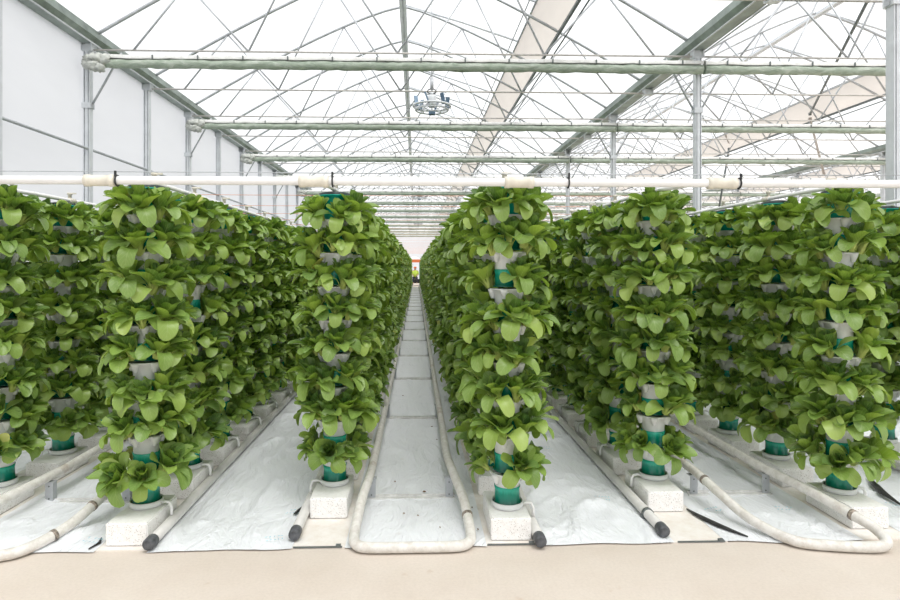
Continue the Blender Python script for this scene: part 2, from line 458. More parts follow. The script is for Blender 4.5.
# folded screens under the main frames
def roll_meshes(seed, L):
    rr = random.Random(seed); n = 90
    mb = MB()
    pts = [(-L / 2 + L * i / n, rr.uniform(-.004, .004), -.035 + rr.uniform(-.006, .004)) for i in range(n + 1)]
    tab = [[rr.uniform(.86, 1.14) for _ in range(10)] for _ in range(n + 1)]
    mb.tube(pts, .068, 10, True, jit=lambda i, k: tab[i][k])
    a = mb.mesh('folded_cloth', 'screen_cloth')
    mb = MB(); m2 = 60; vs = []
    for i in range(m2 + 1):
        x = -L / 2 + L * i / m2; j = rr.uniform(-.006, .006)
        vs += [(x, -.055, .028 + j), (x, -.06, .075 + j), (x, 0, .10 + j), (x, .05, .07 + j), (x, .055, .03)]
    mb.add(vs, [(i * 5 + q, i * 5 + q + 1, (i + 1) * 5 + q + 1, (i + 1) * 5 + q) for i in range(m2) for q in range(4)], True)
    for i in range(14): mb.box((-L / 2 + L * (i + .5) / 14, -.064, .05), (.02, .012, .06), None, 1)
    b = mb.mesh('white_border', ['screen_white', 'steel_dark'])
    c = None
    mb = MB()
    for (cx, cy, cz, rr_) in ((.06, -.05, .01, .07), (.17, -.07, .01, .085), (.30, -.06, .0, .075), (.14, -.09, -.10, .075), (.24, -.09, -.13, .06), (.03, -.06, -.06, .055)):
        vs = []; fs = []; S = 12; T = 9
        for t_ in range(T + 1):
            for s_ in range(S):
                th = math.pi * t_ / T; ph = 2 * math.pi * s_ / S; d = Vector((math.sin(th) * math.cos(ph), math.sin(th) * math.sin(ph), math.cos(th)))
                q = rr_ * (1 + .75 * noise.noise(d * 3.6 + Vector((seed, cx * 9, cz * 7)))); d = Vector((d.x * 1.25, d.y, d.z))
                vs.append(Vector((cx, cy, cz)) + d * q)
        fs = [(t_ * S + s_, t_ * S + (s_ + 1) % S, (t_ + 1) * S + (s_ + 1) % S, (t_ + 1) * S + s_) for t_ in range(T) for s_ in range(S)]
        mb.add([p + Vector((-L / 2, 0, 0)) for p in vs], fs, True)
    d = mb.mesh('crumpled_end', 'screen_cloth_pale')
    return a, b, c, d
rm = roll_meshes(3, BAY - .03)
for b in range(3):
    xr = XW + BAY * (b + .5); k = 0
    for y in frames_y:
        if abs(((y - 9.24) / 4) - round((y - 9.24) / 4)) > .01 or y < 9: continue
        r = empty('shade_screen_roll', (xr + .03, y - .135, H + 3.06))
        for nm, me in list(zip(('folded_cloth', 'white_border', 'clip', 'crumpled_end'), rm))[:4 if b == 0 else 3]:
            if me: obj(nm, me, r)
        bw = ['above the aisle', 'in the middle bay', 'in the far right bay'][b]
        tag(r, (f'{ordw[k]} grey green folded shade screen from the camera hung across {bw}' if k < 5 else f'distant folded shade screen hung across {bw}'), 'shade screen', 'folded shade screens' if k < 5 else f'distant shade screens {bw}'); k += 1

# orange bird twines between the wall posts and the gutter posts
mb = MB(); mb.tube([(XW, 0, 0), (0, 0, -.012), (XG, 0, 0)], .0045, 5); tw = mb.mesh('twine', 'orange_twine')
k = 0
for y in frames_y:
    if y < 9: continue
    o = obj('orange_twine', tw, None, (0, y + .06, H + 1.33)); 
    tag(o, (f'{ordw[k]} thin orange twine from the camera stretched across the house' if k < 5 else 'distant thin orange twine stretched across the house'), 'twine', 'orange twines' if k < 5 else 'distant orange twines'); k += 1

# vent crank rods at right
def rod(name, pts, r, mat, label):
    mb = MB(); o0 = Vector(pts[0]); mb.tube([Vector(p) - o0 for p in pts], r, 6); mb.box((0, 0, 0), (.07, .07, .09)); mb.box(Vector(pts[-1]) - o0, (.06, .06, .08))
    tag(obj(name, mb.mesh(name, mat), None, o0), label, 'rod')
rod('crank_rod', [ray(868, 0, 11.2), ray(810, 114, 18)], .03, 'steel_dark', 'dark slanting crank rod from the roof top at upper right down to the vent rail')
rod('crank_rod', [ray(729, 149, 22.6), ray(719, 208, 22.2)], .035, 'steel_dark', 'dark hanging crank rod left of the slanting cream one')
rod('crank_rod', [ray(700, 80, 22.0), ray(729, 142, 22.6)], .035, 'cream_net', 'cream slanting rod beside the second post under the valley gutter')
rod('crank_rod', [ray(810, 119, 18.0), ray(824, 174, 18.0)], .035, 'cream_net', 'cream hanging rod below the end of the dark slanting rod')

# hanging circulation fans
def fan(loc, label):
    r = empty('hanging_fan', loc)
    mb = MB(); mb.tube([(0, 0, .28), (0, 0, roof_z(0) - loc[2] - .05)], .010, 6); mb.tube([(0, 0, .30), (0, 0, .52)], .032, 8); obj('hanger', mb.mesh('hanger', 'steel'), r)
    mb = MB(); mb.lathe([(.001, .20), (.07, .20), (.085, .17), (.085, .02), (.06, -.02), (.001, -.02)], 16); obj('motor', mb.mesh('motor', 'steel_light'), r)
    mb = MB(); mb.ring((0, 0, .0), .34, .018); mb.ring((0, 0, -.07), .30, .014); mb.ring((0, 0, -.11), .16, .010)
    for k in range(12):
        a = 2 * math.pi * k / 12; c_, s_ = math.cos(a), math.sin(a)
        mb.tube([(.085 * c_, .085 * s_, .02), (.34 * c_, .34 * s_, 0), (.30 * c_, .30 * s_, -.07), (.16 * c_, .16 * s_, -.11)], .006, 5)
    obj('cage', mb.mesh('cage', 'steel_light'), r)
    for k in range(6):
        a = 2 * math.pi * k / 6 + .3; mb = MB()
        rot = Matrix.Rotation(a, 3, 'Z') @ Matrix.Rotation(R(20), 3, 'X')
        mb.box(rot @ Vector((.29, 0, .09)), (.07, .025, .20), rot); obj('vane', mb.mesh('vane', 'blue_vane'), r)
    mb = MB(); mb.box((0, 0, -.13), (.12, .12, .05)); obj('sensor_box', mb.mesh('sensor_box', 'blue_vane'), r)
    mb = MB(); mb.tube([(.0 + .08 * math.cos(a_), 0, .27 + .05 * math.sin(a_)) for a_ in [i * .5 for i in range(13)]], .009, 6); obj('cable_loop', mb.mesh('cable_loop', 'black_rubber'), r)
    tag(r, label, 'fan')
fan((.29, 11.0, H + 2.93), 'nearest round caged ceiling fan with blue vanes hanging over the aisle')
fan((.15, 26.0, H + 3.02), 'second round ceiling fan, small, hanging farther down the aisle')
fan((.15, 42.4, H + 3.02), 'farthest tiny round ceiling fan at the end of the aisle')

# ------------------------------------------------------------------ plants
def leaf(mb, L, W, e0, bend, cup, az, roll, age, rv, yel, ns=10, nu=5, off=.006, rr=rnd):
    """spoon leaf: thick pale stalk that rises, oval blade that arches outwards"""
    o = len(mb.v); p = Vector((off, 0, 0)); ps = 0; SP = .34
    ph = rr.uniform(0, 6.28); wav = rr.uniform(.02, .06); side = rr.uniform(-.25, .25)
    nst = 2 if ns >= 7 else 1
    ss = [SP * i / nst for i in range(nst)] + [SP + (1 - SP) * (1 - (1 - (i / (ns - nst))) ** 1.75) for i in range(ns - nst + 1)]
    for i, s in enumerate(ss):
        m_ = (s + ps) / 2; q_ = max(0, min(1, (m_ - .12) / .75)); e = e0 - bend * (q_ * q_ * (3 - 2 * q_))
        if i: p = p + Vector((math.cos(e), 0, math.sin(e))) * L * (s - ps)
        ps = s
        if s < SP - .01: w = W * (.16 - .10 * s / SP)
        else:
            t = (s - SP) / (1 - SP); tt = t ** .84
            w = max(W * .5 * (max(0, 1 - abs(2 * tt - 1) ** 2.5)) ** .5, W * .12)
        nrm = Vector((-math.sin(e), 0, math.cos(e))); bl_ = min(1, max(0, (s - .25) / .3))
        for j in range(nu):
            u = 2 * j / (nu - 1) - 1
            q = p + Vector((0, side * s * s * L * .3, 0)) + Vector((0, u * w, 0)) * math.cos(cup * abs(u) * .6) + nrm * (abs(u) ** 1.5 * w * math.sin(cup) * (.6 + .4 * bl_) + wav * W * math.sin(ph + s * 9 + u * 2.0) * abs(u) * bl_)
            q.y, q.z = q.y * math.cos(roll) - (q.z - p.z) * math.sin(roll), p.z + q.y * math.sin(roll) + (q.z - p.z) * math.cos(roll)
            ca, sa = math.cos(az), math.sin(az)
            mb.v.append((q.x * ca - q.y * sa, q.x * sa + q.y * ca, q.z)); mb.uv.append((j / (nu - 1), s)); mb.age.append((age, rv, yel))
    for i in range(len(ss) - 1):
        for j in range(nu - 1):
            a = o + i * nu + j; mb.f.append((a, a + 1, a + nu + 1, a + nu)); mb.sm.append(True); mb.mi.append(0)

def plant(seed, nl=20, ns=9, nu=5, mb=None, xf=None):
    """one pak choi rosette, stem at the origin, +X is away from the tower"""
    rr = random.Random(seed); own = mb is None
    if own: mb = MB(); mb.uv = []; mb.age = []
    o = len(mb.v); az = rr.uniform(0, 6.28)
    for i in range(nl):
        q = i / (nl - 1)                           # 0 inner, 1 outer
        az += 2.4 + rr.uniform(-.25, .25)
        out = math.cos(az)                         # 1 away from tower, -1 towards it
        L = (.158 + .034 * q ** .8) * rr.uniform(.88, 1.12)
        W = (.066 + .023 * q ** .6) * rr.uniform(.88, 1.12)
        e0 = R(92 - 32 * q + rr.uniform(-8, 8)); bend = R(6 + 70 * q ** 1.7 + (34 if q > .78 else 0) + rr.uniform(-16, 20))
        if out < -.1: e0 += R(30) * -out * q; bend *= .45; L *= .85
        if out > .3: bend += R(22) * out * q
        yel = 1.0 if (q > .9 and rr.random() < .035) else 0
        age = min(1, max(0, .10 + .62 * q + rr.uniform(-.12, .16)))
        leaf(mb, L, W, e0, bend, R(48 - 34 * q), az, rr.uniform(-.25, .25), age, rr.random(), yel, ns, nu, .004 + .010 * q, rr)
    if xf is not None:
        for k in range(o, len(mb.v)): mb.v[k] = tuple(xf @ Vector(mb.v[k]))
    return mb
NPV = 12
plant_me = [plant(100 + i).mesh('bok_choy', 'leaf') for i in range(NPV)]

# tower parts (local z 0 = top of the block)
RIM0, PITCH, NT_ = .190, .201, 8
mb = MB(); mb.lathe([(.0, .003), (.083, .003), (.087, .008), (.087, .032), (.083, .034), (.080, .026), (0, .024)], 28); tray_me = mb.mesh('base_tray', 'pot_white')
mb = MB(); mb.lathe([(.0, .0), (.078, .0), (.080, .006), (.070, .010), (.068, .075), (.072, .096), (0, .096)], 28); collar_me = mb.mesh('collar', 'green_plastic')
mb = MB(); mb.lathe([(.066, .0), (.067, .002), (.069, .055), (.086, .100), (.097, .104), (.097, .110), (.085, .110), (.078, .100), (0, .100)], 28)
for k in range(5):
    a = 2 * math.pi * k / 5; mb.lathe([(.010, .055), (.024, .09), (.028, .108), (.024, .108), (.02, .09), (0, .09)], 10, (.080 * math.cos(a), .080 * math.sin(a), 0))
pot_me = mb.mesh('pot', 'pot_white')
mb = MB(); mb.lathe([(.0, .0), (.062, .0), (.066, .10), (.074, .145), (.098, .150), (.100, .156), (.0, .156)], 28); cup_me = mb.mesh('top_cup', 'teal_rim')
mb = MB(); mb.lathe([(.092, .0), (.094, .016), (.06, .024), (.0, .026)], 28); lid_me = mb.mesh('lid', 'lid_black')

def rims(): return [RIM0 + PITCH * i for i in range(NT_)]
def plants_of(seed, bare=(), small=()):
    rr = random.Random(seed); out = []; tilt0 = 16
    for i, z in enumerate(rims()):
        base = rr.uniform(0, .5) + (i % 2) * math.pi / 7
        for k in range(7):
            a = base + 2 * math.pi * k / 7 + rr.uniform(-.18, .18)
            d = math.degrees(math.atan2(math.sin(a + math.pi / 2), math.cos(a + math.pi / 2)))   # 0 when facing the camera (-Y)
            if rr.random() < .02: continue
            if any(i == bi and lo < d < hi for bi, lo, hi in bare): continue
            sc = rr.uniform(.84, 1.14) * (.85 if i in small else 1)
            tilt = R(tilt0 + (22 if i == 0 else 0) + rr.uniform(-10, 12))
            m = Matrix.Translation((.100 * math.cos(a), .100 * math.sin(a), z + rr.uniform(-.03, .03))) @ Matrix.Rotation(a, 4, 'Z') @ Matrix.Rotation(tilt, 4, 'Y') @ Matrix.Scale(sc, 4)
            out.append((m, rr.randrange(NPV)))
    return out
def near_tower(x, y, seed, drain, bare=(), small=()):
    r = empty('planting_tower', (x, y, .1275))
    obj('base_tray', tray_me, r)
    for i in range(NT_ + 1):
        z = .022 + PITCH * i - (.0 if i == 0 else .02)
        if i < NT_:
            obj('collar', collar_me, r, (0, 0, z)); obj('pot', pot_me, r, (0, 0, RIM0 - .106 + PITCH * i), (0, 0, i * .63))
        else: obj('top_cup', cup_me, r, (0, 0, RIM0 + PITCH * (i - 1) - .004))
    obj('lid', lid_me, r, (0, 0, RIM0 + PITCH * (NT_ - 1) + .150))
    for m, v in plants_of(seed, bare, small):
        o = obj('bok_choy', plant_me[v], r); o.matrix_local = m
    sd = drain; mb = MB()
    mb.tube([(sd * .08, -.01, .012), (sd * .105, -.012, .022), (sd * .132, -.014, .018), (sd * .142, -.016, -.005), (sd * .143, -.018, -.05)], .0085, 8)
    obj('drain_tube', mb.mesh('drain_tube', 'white_pvc'), r)
    return r
# the same tower as one mesh for the distance
def far_tower_mesh(seed, nl, ns, nu):
    mb = MB(); mb.uv = []; mb.age = []
    for m, v in plants_of(seed): plant(100 + v, nl, ns, nu, mb, m)
    def lath(prof, mi, seg=10, z=0):
        o = len(mb.v); mb.lathe(prof, seg, (0, 0, z), mi)
        for _ in range(len(mb.v) - o): mb.uv.append((0, 0)); mb.age.append((0, 0, 0))
    lath([(0, .003), (.087, .004), (.087, .034), (0, .03)], 1)
    for i in range(NT_):
        z = .022 + PITCH * i
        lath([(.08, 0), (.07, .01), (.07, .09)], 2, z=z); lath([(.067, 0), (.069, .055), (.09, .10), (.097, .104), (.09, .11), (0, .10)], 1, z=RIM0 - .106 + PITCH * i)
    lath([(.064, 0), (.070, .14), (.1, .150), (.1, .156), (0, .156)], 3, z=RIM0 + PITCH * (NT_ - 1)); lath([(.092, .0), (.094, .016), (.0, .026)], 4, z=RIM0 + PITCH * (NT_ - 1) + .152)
    return mb
CL = 0
mats5 = ['leaf', 'pot_white', 'green_plastic', 'teal_rim', 'lid_black']
mid_me = [far_tower_mesh(500 + i, 14, 6, 3).mesh('tower_mid', mats5) for i in range(5)]
low_mb = [far_tower_mesh(600 + i, 6, 3, 3) for i in range(2)]

# foam blocks
def block_mesh(seed):
    bm = bmesh.new(); bmesh.ops.create_cube(bm, size=1)
    for v in bm.verts: v.co = Vector((v.co.x * .212, v.co.y * .39, v.co.z * .118 + .061))
    bmesh.ops.bevel(bm, geom=list(bm.edges), offset=.006, segments=2, affect='EDGES')
    bmesh.ops.subdivide_edges(bm, edges=[e for e in bm.edges if e.calc_length() > .05], cuts=6, use_grid_fill=True)
    for v in bm.verts:
        if v.co.z > .01 and v.co.z < .119 or True:
            n_ = noise.noise(v.co * 22 + Vector((seed * 3.1, 0, 0)))
            d = Vector((v.co.x, v.co.y * .5, 0)).normalized() if Vector((v.co.x, v.co.y, 0)).length > 1e-4 else Vector((0, 0, 0))
            v.co += d * n_ * .004
    me = bpy.data.meshes.new('foam_block'); bm.to_mesh(me); bm.free(); me.materials.append(M['foam_block']); return me
blk = [block_mesh(i) for i in range(3)]

rows = [  # x, first y, drain side, near count, mid count, words
    (-.50, 3.68, -1, 7, 54, 'row just left of the aisle'),
    (.50, 3.30, 1, 7, 55, 'row just right of the aisle'),
    (-1.49, 3.375, 1, 7, 28, 'second row left of the aisle'),
    (1.485, 3.72, -1, 7, 28, 'second row right of the aisle'),
    (-2.51, 3.72, -1, 5, 16, 'third row left of the aisle'),
    (2.49, 3.454, 1, 5, 16, 'third row right of the aisle'),
    (-3.50, 4.10, 1, 3, 10, 'fourth row left, nearest the film wall'),
    (3.53, 3.80, -1, 3, 10, 'fourth row right of the aisle'),
    (5.50, 4.00, -1, 0, 10, 'fifth row right, beyond the posts'),
]
PY = .622; YEND = 41.3
ordn = ['front', 'second', 'third', 'fourth', 'fifth', 'sixth', 'seventh']
bare = {(.50, 0): ((0, -75, -15),), (1.485, 0): ((1, -75, 20),), (2.49, 0): ((3, -30, 15),)}
stuff = MB(); stuff.uv = []; stuff.age = []
bstuff = MB(); seed = 0
for rx, ry, dr, nn, nm_, words in rows:
    i = 0
    while ry + PY * i < YEND:
        y = ry + PY * i; seed += 1
        jx = rnd.uniform(-.006, .006)
        if i < nn:
            r = near_tower(rx + jx, y, seed, dr, bare.get((rx, i), ()), (0,) if rnd.random() < .4 else ())
            tag(r, f'{ordn[i]} leafy pak choi tower in the {words}', 'planting tower', f'towers of the {words}')
            b = obj('foam_block', blk[seed % 3], None, (rx - (.02 if rx == 1.485 else 0), y + (.035 if rx == .50 else -.05) + rnd.uniform(-.006, .006), .006)); tag(b, f'white pitted foam block under the {ordn[i]} tower, {words}', 'block', f'foam blocks of the {words}')
        elif i < nn + nm_:
            o = obj('planting_tower', mid_me[seed % 5], None, (rx + jx, y, .1275), (0, 0, rnd.uniform(0, 6.28)), rnd.uniform(.985, 1.015))
            tag(o, f'leafy pak choi tower deep in the {words}', 'planting tower', f'deep towers of the {words}')
            if i < nn + 26:
                b = obj('foam_block', blk[seed % 3], None, (rx, y - .01, .006)); tag(b, f'foam block under a deep tower, {words}', 'block', f'deep foam blocks of the {words}')
            else: bstuff.box((rx, y, .065), (.21, .38, .118))
        else:
            src = low_mb[seed % 2]; off = len(stuff.v)
            stuff.v += [(p[0] + rx, p[1] + y, p[2] + .12) for p in src.v]; stuff.f += [tuple(q + off for q in f) for f in src.f]
            stuff.sm += src.sm; stuff.mi += src.mi; stuff.uv += src.uv; stuff.age += src.age
            bstuff.box((rx, y, .065), (.21, .38, .118))
        i += 1
o = obj('planting_tower_crowd', stuff.mesh('far_towers', mats5)); tag(o, 'mass of leafy towers far back in the outer rows', 'planting towers'); o['kind'] = 'stuff'
o = obj('foam_block_crowd', bstuff.mesh('far_blocks', 'foam_block')); tag(o, 'foam blocks far back under the outer rows of towers', 'blocks'); o['kind'] = 'stuff'

# ------------------------------------------------------------------ ground layers
for rx, ry, dr, nn, nm_, words in rows:
    mb = MB(); mb.box((0, (YEND - EDGE) / 2 + .05, .003), (.30, YEND - EDGE + .1, .006))
    tag(obj('board_strip', mb.mesh('board_strip', 'dusty_board'), None, (rx, EDGE + .01, 0)), f'dusty off-white board strip on the ground under the {words}', 'board')
def film(x0, x1, label, seed, amp=.012):
    """plastic sheet between two rows, creased and slightly lifted near its front end"""
    ys = []; y = EDGE - .01
    while y < 8: ys.append(y); y += .022
    while y < YEND + .5: ys.append(y); y += 1.5
    nx = max(6, int((x1 - x0) / .022)); vs = []
    for j, y in enumerate(ys):
        for i in range(nx + 1):
            x = x0 + (x1 - x0) * i / nx; p = Vector((x * 2.3 + seed * 7, y * 1.1, seed))
            r1 = 1 - abs(noise.noise(p)) * 4; r2 = 1 - abs(noise.noise(p * 2.7 + Vector((9, 4, 1)))) * 4
            h = (max(0, r1) ** 3 * .030 + max(0, r2) ** 3 * .013) if y < 8 else .004
            fade = min(1, (y - EDGE + .02) * 6); edge_ = min(1, (x - x0) * 9 + .1, (x1 - x) * 9 + .1)
            yy = y + (noise.noise(Vector((x * 3, seed, 0))) * .035 if j == 0 else 0)
            vs.append((x, yy, .008 + h * fade * edge_ * amp / .012))
    w = nx + 1; mb = MB(); mb.add(vs, [(j * w + i, j * w + i + 1, (j + 1) * w + i + 1, (j + 1) * w + i) for j in range(len(ys) - 1) for i in range(nx)], True)
    o = obj('ground_film', mb.mesh('ground_film', 'ground_film')); tag(o, label, 'plastic sheet', 'plastic sheets between the rows'); return o
g = .135
sheets = {}
for a, b, lb in ((-4.95, -3.5 - g, 'white plastic sheet on the ground along the left film wall'),
                 (-3.5 + g, -2.51 - g, 'white plastic sheet between the two leftmost rows of towers'),
                 (-2.51 + g, -1.49 - g, 'white plastic sheet under the left rail loop'),
                 (-1.49 + g, -.5 - g, 'white creased plastic sheet between the first and second rows left of the aisle'),
                 (-.5 + g, .5 - g, 'white plastic sheet along the central aisle between the pipe rails'),
                 (.5 + g, 1.485 - g, 'white creased plastic sheet between the first and second rows right of the aisle'),
                 (1.485 + g, 2.49 - g, 'white plastic sheet under the right rail loop'),
                 (2.49 + g, 3.53 - g, 'white plastic sheet right of the third row right of the aisle'),
                 (3.53 + g, 5.5 - g, 'white plastic sheet around the posts at right')):
    sheets[round((a + b) / 2)] = film(a, b, lb, round((a + b) * 3.7, 2), .004 if abs(a + b) < .3 else .012)
# cyan maker's print on the sheets: small broken strokes in two short lines
def print_mark(sheet, x, y, w, rz, seed):
    rr = random.Random(seed); mb = MB(); n = 5
    for li in range(2):
        for k in range(n):
            cx = (k - n / 2) * w / n; cy = -li * w * .42
            if rr.random() < .15: continue
            for _ in range(2):
                a = rr.choice([0, 1.57, .6]); mb.box((cx + rr.uniform(-.2, .2) * w / n, cy + rr.uniform(-.3, .3) * w / n, 0), (w / n * .55, w / n * .16, .0006), Matrix.Rotation(a, 3, 'Z'))
    obj('printed_mark', mb.mesh('printed_mark', 'cyan_ink'), sheet, (x, y, .0215), (0, 0, rz))
for px, py, s, sh in ((297, 510, 1, -1), (263, 562, 2, -1), (97, 539, 3, -2), (604, 497, 4, 1), (548, 447, 5, 1), (712, 508, 6, 2), (785, 507, 7, 2), (895, 503, 8, 3)):
    a = (px - 434.9) / 600; t_ = (H - .02) * 600 / (py - 266); X = t_ * (a * math.cos(YAW) + math.sin(YAW)); Yq = max(t_ * (math.cos(YAW) - a * math.sin(YAW)), 3.2)
    if sh in sheets: print_mark(sheets[sh], X, Yq, .10, rnd.uniform(-.4, .4), s)
# dark turned-up sheet edges and one plain dark strip
def flap(pts, w, label):
    mb = MB(); n = len(pts); vs = []
    for i, p in enumerate(pts):
        p = Vector(p); q = math.sin(math.pi * (i + .35) / (n - .3)) * w
        t_ = (Vector(pts[min(n - 1, i + 1)]) - Vector(pts[max(0, i - 1)])).normalized(); s_ = Vector((-t_.y, t_.x, 0))
        vs += [p - s_ * q, p + Vector((0, 0, q * .5 + .004)), p + s_ * q * .8 + Vector((0, 0, .002)), p - s_ * q * .2 - Vector((0, 0, .001))]
    mb.add(vs, [(i * 4 + k, i * 4 + (k + 1) % 4, (i + 1) * 4 + (k + 1) % 4, (i + 1) * 4 + k) for i in range(n - 1) for k in range(4)], True)
    tag(obj('sheet_edge_fold', mb.mesh('sheet_edge_fold', 'black_film')), label, 'sheet fold')
flap([(1.60, 3.50, .012), (1.615, 3.42, .014), (1.64, 3.34, .015), (1.67, 3.27, .015), (1.71, 3.20, .014), (1.76, 3.13, .012)], .022, 'black folded sheet edge beside the front block at right')
flap([(-1.66, 3.22, .013), (-1.64, 3.16, .013), (-1.66, 3.10, .012)], .012, 'thin black sheet edge left of the front block at left')
flap([(-.655, 3.60, .02), (-.675, 3.54, .022), (-.70, 3.48, .02)], .022, 'short black sheet fold beside the pipe left of the aisle row')
flap([(3.05, 3.95, .02), (2.98, 3.80, .03), (2.92, 3.65, .03), (2.90, 3.5, .02)], .03, 'black raised strip on the ground at the right picture edge')  # low black strip lying on the sheet near the right edge
for x0, x1, lb in ((-.63, -.38, 'thin dark metal strip at the path edge before the left aisle row'), (.37, .62, 'thin dark metal strip at the path edge before the right aisle row'), (1.37, 1.62, 'thin dark metal strip at the path edge before the second row right')):
    mb = MB(); mb.box(((x0 + x1) / 2, EDGE + .008, .007), (x1 - x0, .008, .006)); mb.box((x1 - .02, EDGE + .012, .012), (.025, .02, .010))
    tag(obj('edge_strip', mb.mesh('edge_strip', 'steel_dark')), lb, 'metal strip')
# litter on the aisle
mb = MB()
for px, py in ((440, 528), (404, 514), (418, 516), (424, 492), (395, 482), (472, 508), (478, 530), (432, 427), (403, 396), (437, 440)):
    a = (px - 434.9) / 600; t_ = (H - .012) * 600 / (py - 266); X = t_ * (a * math.cos(YAW) + math.sin(YAW)); Yq = t_ * (math.cos(YAW) - a * math.sin(YAW))
    s_ = rnd.uniform(.006, .012); vs = [(X + s_ * math.cos(k * 1.05 + rnd.random() * .5) * rnd.uniform(.6, 1.3), Yq + s_ * math.sin(k * 1.05) * rnd.uniform(.6, 1.3), .016) for k in range(6)]
    mb.add(vs + [(X, Yq, .022)], [(k, (k + 1) % 6, 6) for k in range(6)], True)
o = obj('soil_crumbs', mb.mesh('soil_crumbs', 'debris')); tag(o, 'brown crumbs scattered on the central aisle sheet', 'crumbs'); o['kind'] = 'stuff'

# ------------------------------------------------------------------ pipes on the ground
def drain_pipe(x, y0, label, collar=None):
    r = empty('drain_pipe', (x, y0, .042))
    mb = MB(); mb.tube([(0, .03, 0), (0, .8, 0), (0, YEND - y0, .0)], .028, 16); obj('pipe', mb.mesh('pipe', 'drain_pvc'), r)
    mb = MB(); mb.tube([(0, -.012, 0), (0, 0, 0), (0, .055, 0), (0, .06, 0)], [.022, .031, .032, .029], 18); obj('end_cap', mb.mesh('end_cap', 'grey_cap'), r)
    if collar:
        mb = MB(); mb.tube([(0, collar, 0), (0, collar + .022, 0)], .0335, 18); mb.box((-.03, collar + .01, -.015), (.03, .016, .02)); obj('clamp_ring', mb.mesh('clamp_ring', 'steel_dark'), r)
    tag(r, label, 'pipe')
drain_pipe(-.637, 3.16, 'white drain pipe with grey end cap beside the row just left of the aisle')
drain_pipe(.637, 3.045, 'white drain pipe with grey end cap beside the row just right of the aisle')
drain_pipe(-1.352, 3.075, 'white drain pipe with grey cap in front of the second row left')
drain_pipe(1.316, 3.14, 'white drain pipe with grey cap and clamp beside the second row right', .22)
drain_pipe(-2.65, 3.2, 'white drain pipe on the wall side of the third row left')
drain_pipe(2.63, 4.6, 'white drain pipe on the outer side of the third row right')
drain_pipe(-3.36, 3.6, 'white drain pipe beside the fourth row near the film wall')
drain_pipe(3.39, 3.3, 'white drain pipe beside the fourth row right')

def smooth(pts, n=5):
    P = [Vector(p) for p in pts]; out = []
    for i in range(len(P) - 1):
        a = P[max(0, i - 1)]; b = P[i]; c = P[i + 1]; d = P[min(len(P) - 1, i + 2)]
        for k in range(n):
            t_ = k / n; out.append(.5 * (2 * b + (c - a) * t_ + (2 * a - 5 * b + 4 * c - d) * t_ ** 2 + (3 * b - a - 3 * c + d) * t_ ** 3))
    return out + [P[-1]]
def rail_loop(xc, left, right, hw, label, collars):
    """left / right: (x offset, y, z) of each leg's front end, from the support to the middle of the bend"""
    r = empty('pipe_rail', (xc, 0, 0)); rad = .027; z0 = .163
    L_ = smooth([(-hw, 4.6, z0), (-hw, 4.1, z0)] + left); R_ = smooth([(hw, 4.6, z0), (hw, 4.1, z0)] + right)
    full = [Vector((-hw, YEND + .5, z0))] + L_ + R_[::-1] + [Vector((hw, YEND + .5, z0))]
    mb = MB(); mb.tube(full, rad, 14); obj('rail_pipe', mb.mesh('rail_pipe', 'rail_paint'), r)
    for sd, yy in collars:
        ps_ = R_ if sd > 0 else L_; k = min(range(1, len(ps_) - 1), key=lambda i: abs(ps_[i].y - yy)); d = (ps_[k + 1] - ps_[k - 1]).normalized() * .010
        mb = MB(); mb.tube([ps_[k] - d, ps_[k] + d], .0295, 14); obj('weld_joint', mb.mesh('weld_joint', 'weld'), r)
    # cross supports
    bm_ = MB(); bm_.box((0, 0, .013), (hw * 2 + .06, .03, .012)); bm_.box((0, .018, .02), (hw * 2 + .06, .004, .022)); me1 = bm_.mesh('cross_bar', 'cross_paint')
    bm_ = MB(); bm_.box((0, 0, .076), (.045, .004, .118)); bm_.box((.022, .018, .076), (.004, .04, .118)); bm_.box((0, .015, .135), (.06, .04, .004)); me2 = bm_.mesh('upright', 'steel')
    bm_ = MB()
    for zz in (.035, .11): bm_.tube([(0, -.004, zz), (0, -.0025, zz)], .005, 8)
    me3 = bm_.mesh('bolt', 'steel_dark'); y = 3.72
    while y < YEND:
        c_ = obj('cross_bar', me1, r, (0, y, 0))
        for sd in (-1, 1):
            u = obj('upright', me2, r, (sd * (hw - .005), y, 0))
            if y < 8: obj('bolt', me3, u)
        y += 1.95
    tag(r, label, 'pipe rail')
def small_bend(sd, k=1): return [(sd * (.25 + .16 * (k - 1)), 3.72, .158), (sd * (.268 * k + .005), 3.45, .12), (sd * .285 * k, 3.26, .07), (sd * .288 * k, 3.15, .04), (sd * .275 * k, 3.075, .034), (sd * .225 * k, 3.035, .032), (sd * .10, 3.03, .031)]
def wide_bend(sd): return [(sd * .225, 3.72, .16), (sd * .20, 3.45, .12), (sd * .155, 3.27, .07), (sd * .09, 3.13, .042), (sd * .02, 3.03, .033), (-sd * .07, 2.995, .031)]
def tight_bend(sd): return [(sd * .235, 3.80, .163), (sd * .285, 3.45, .155), (sd * .36, 3.14, .118), (sd * .412, 3.055, .085), (sd * .422, 2.985, .050), (sd * .36, 2.955, .034), (sd * .2, 2.97, .031)]
rail_loop(-.035, small_bend(-1), small_bend(1, 1.12), .245, 'white U-shaped pipe rail loop along the central aisle', ((1, 3.30),))
rail_loop(-2.0, tight_bend(-1), wide_bend(1), .235, 'white U-shaped pipe rail loop at left, cut by the picture edge', ((1, 3.18), (1, 3.42)))
rail_loop(1.975, wide_bend(-1), tight_bend(1), .235, 'white scuffed U-shaped pipe rail loop at right between two tower rows', ((1, 3.13), (-1, 3.60)))

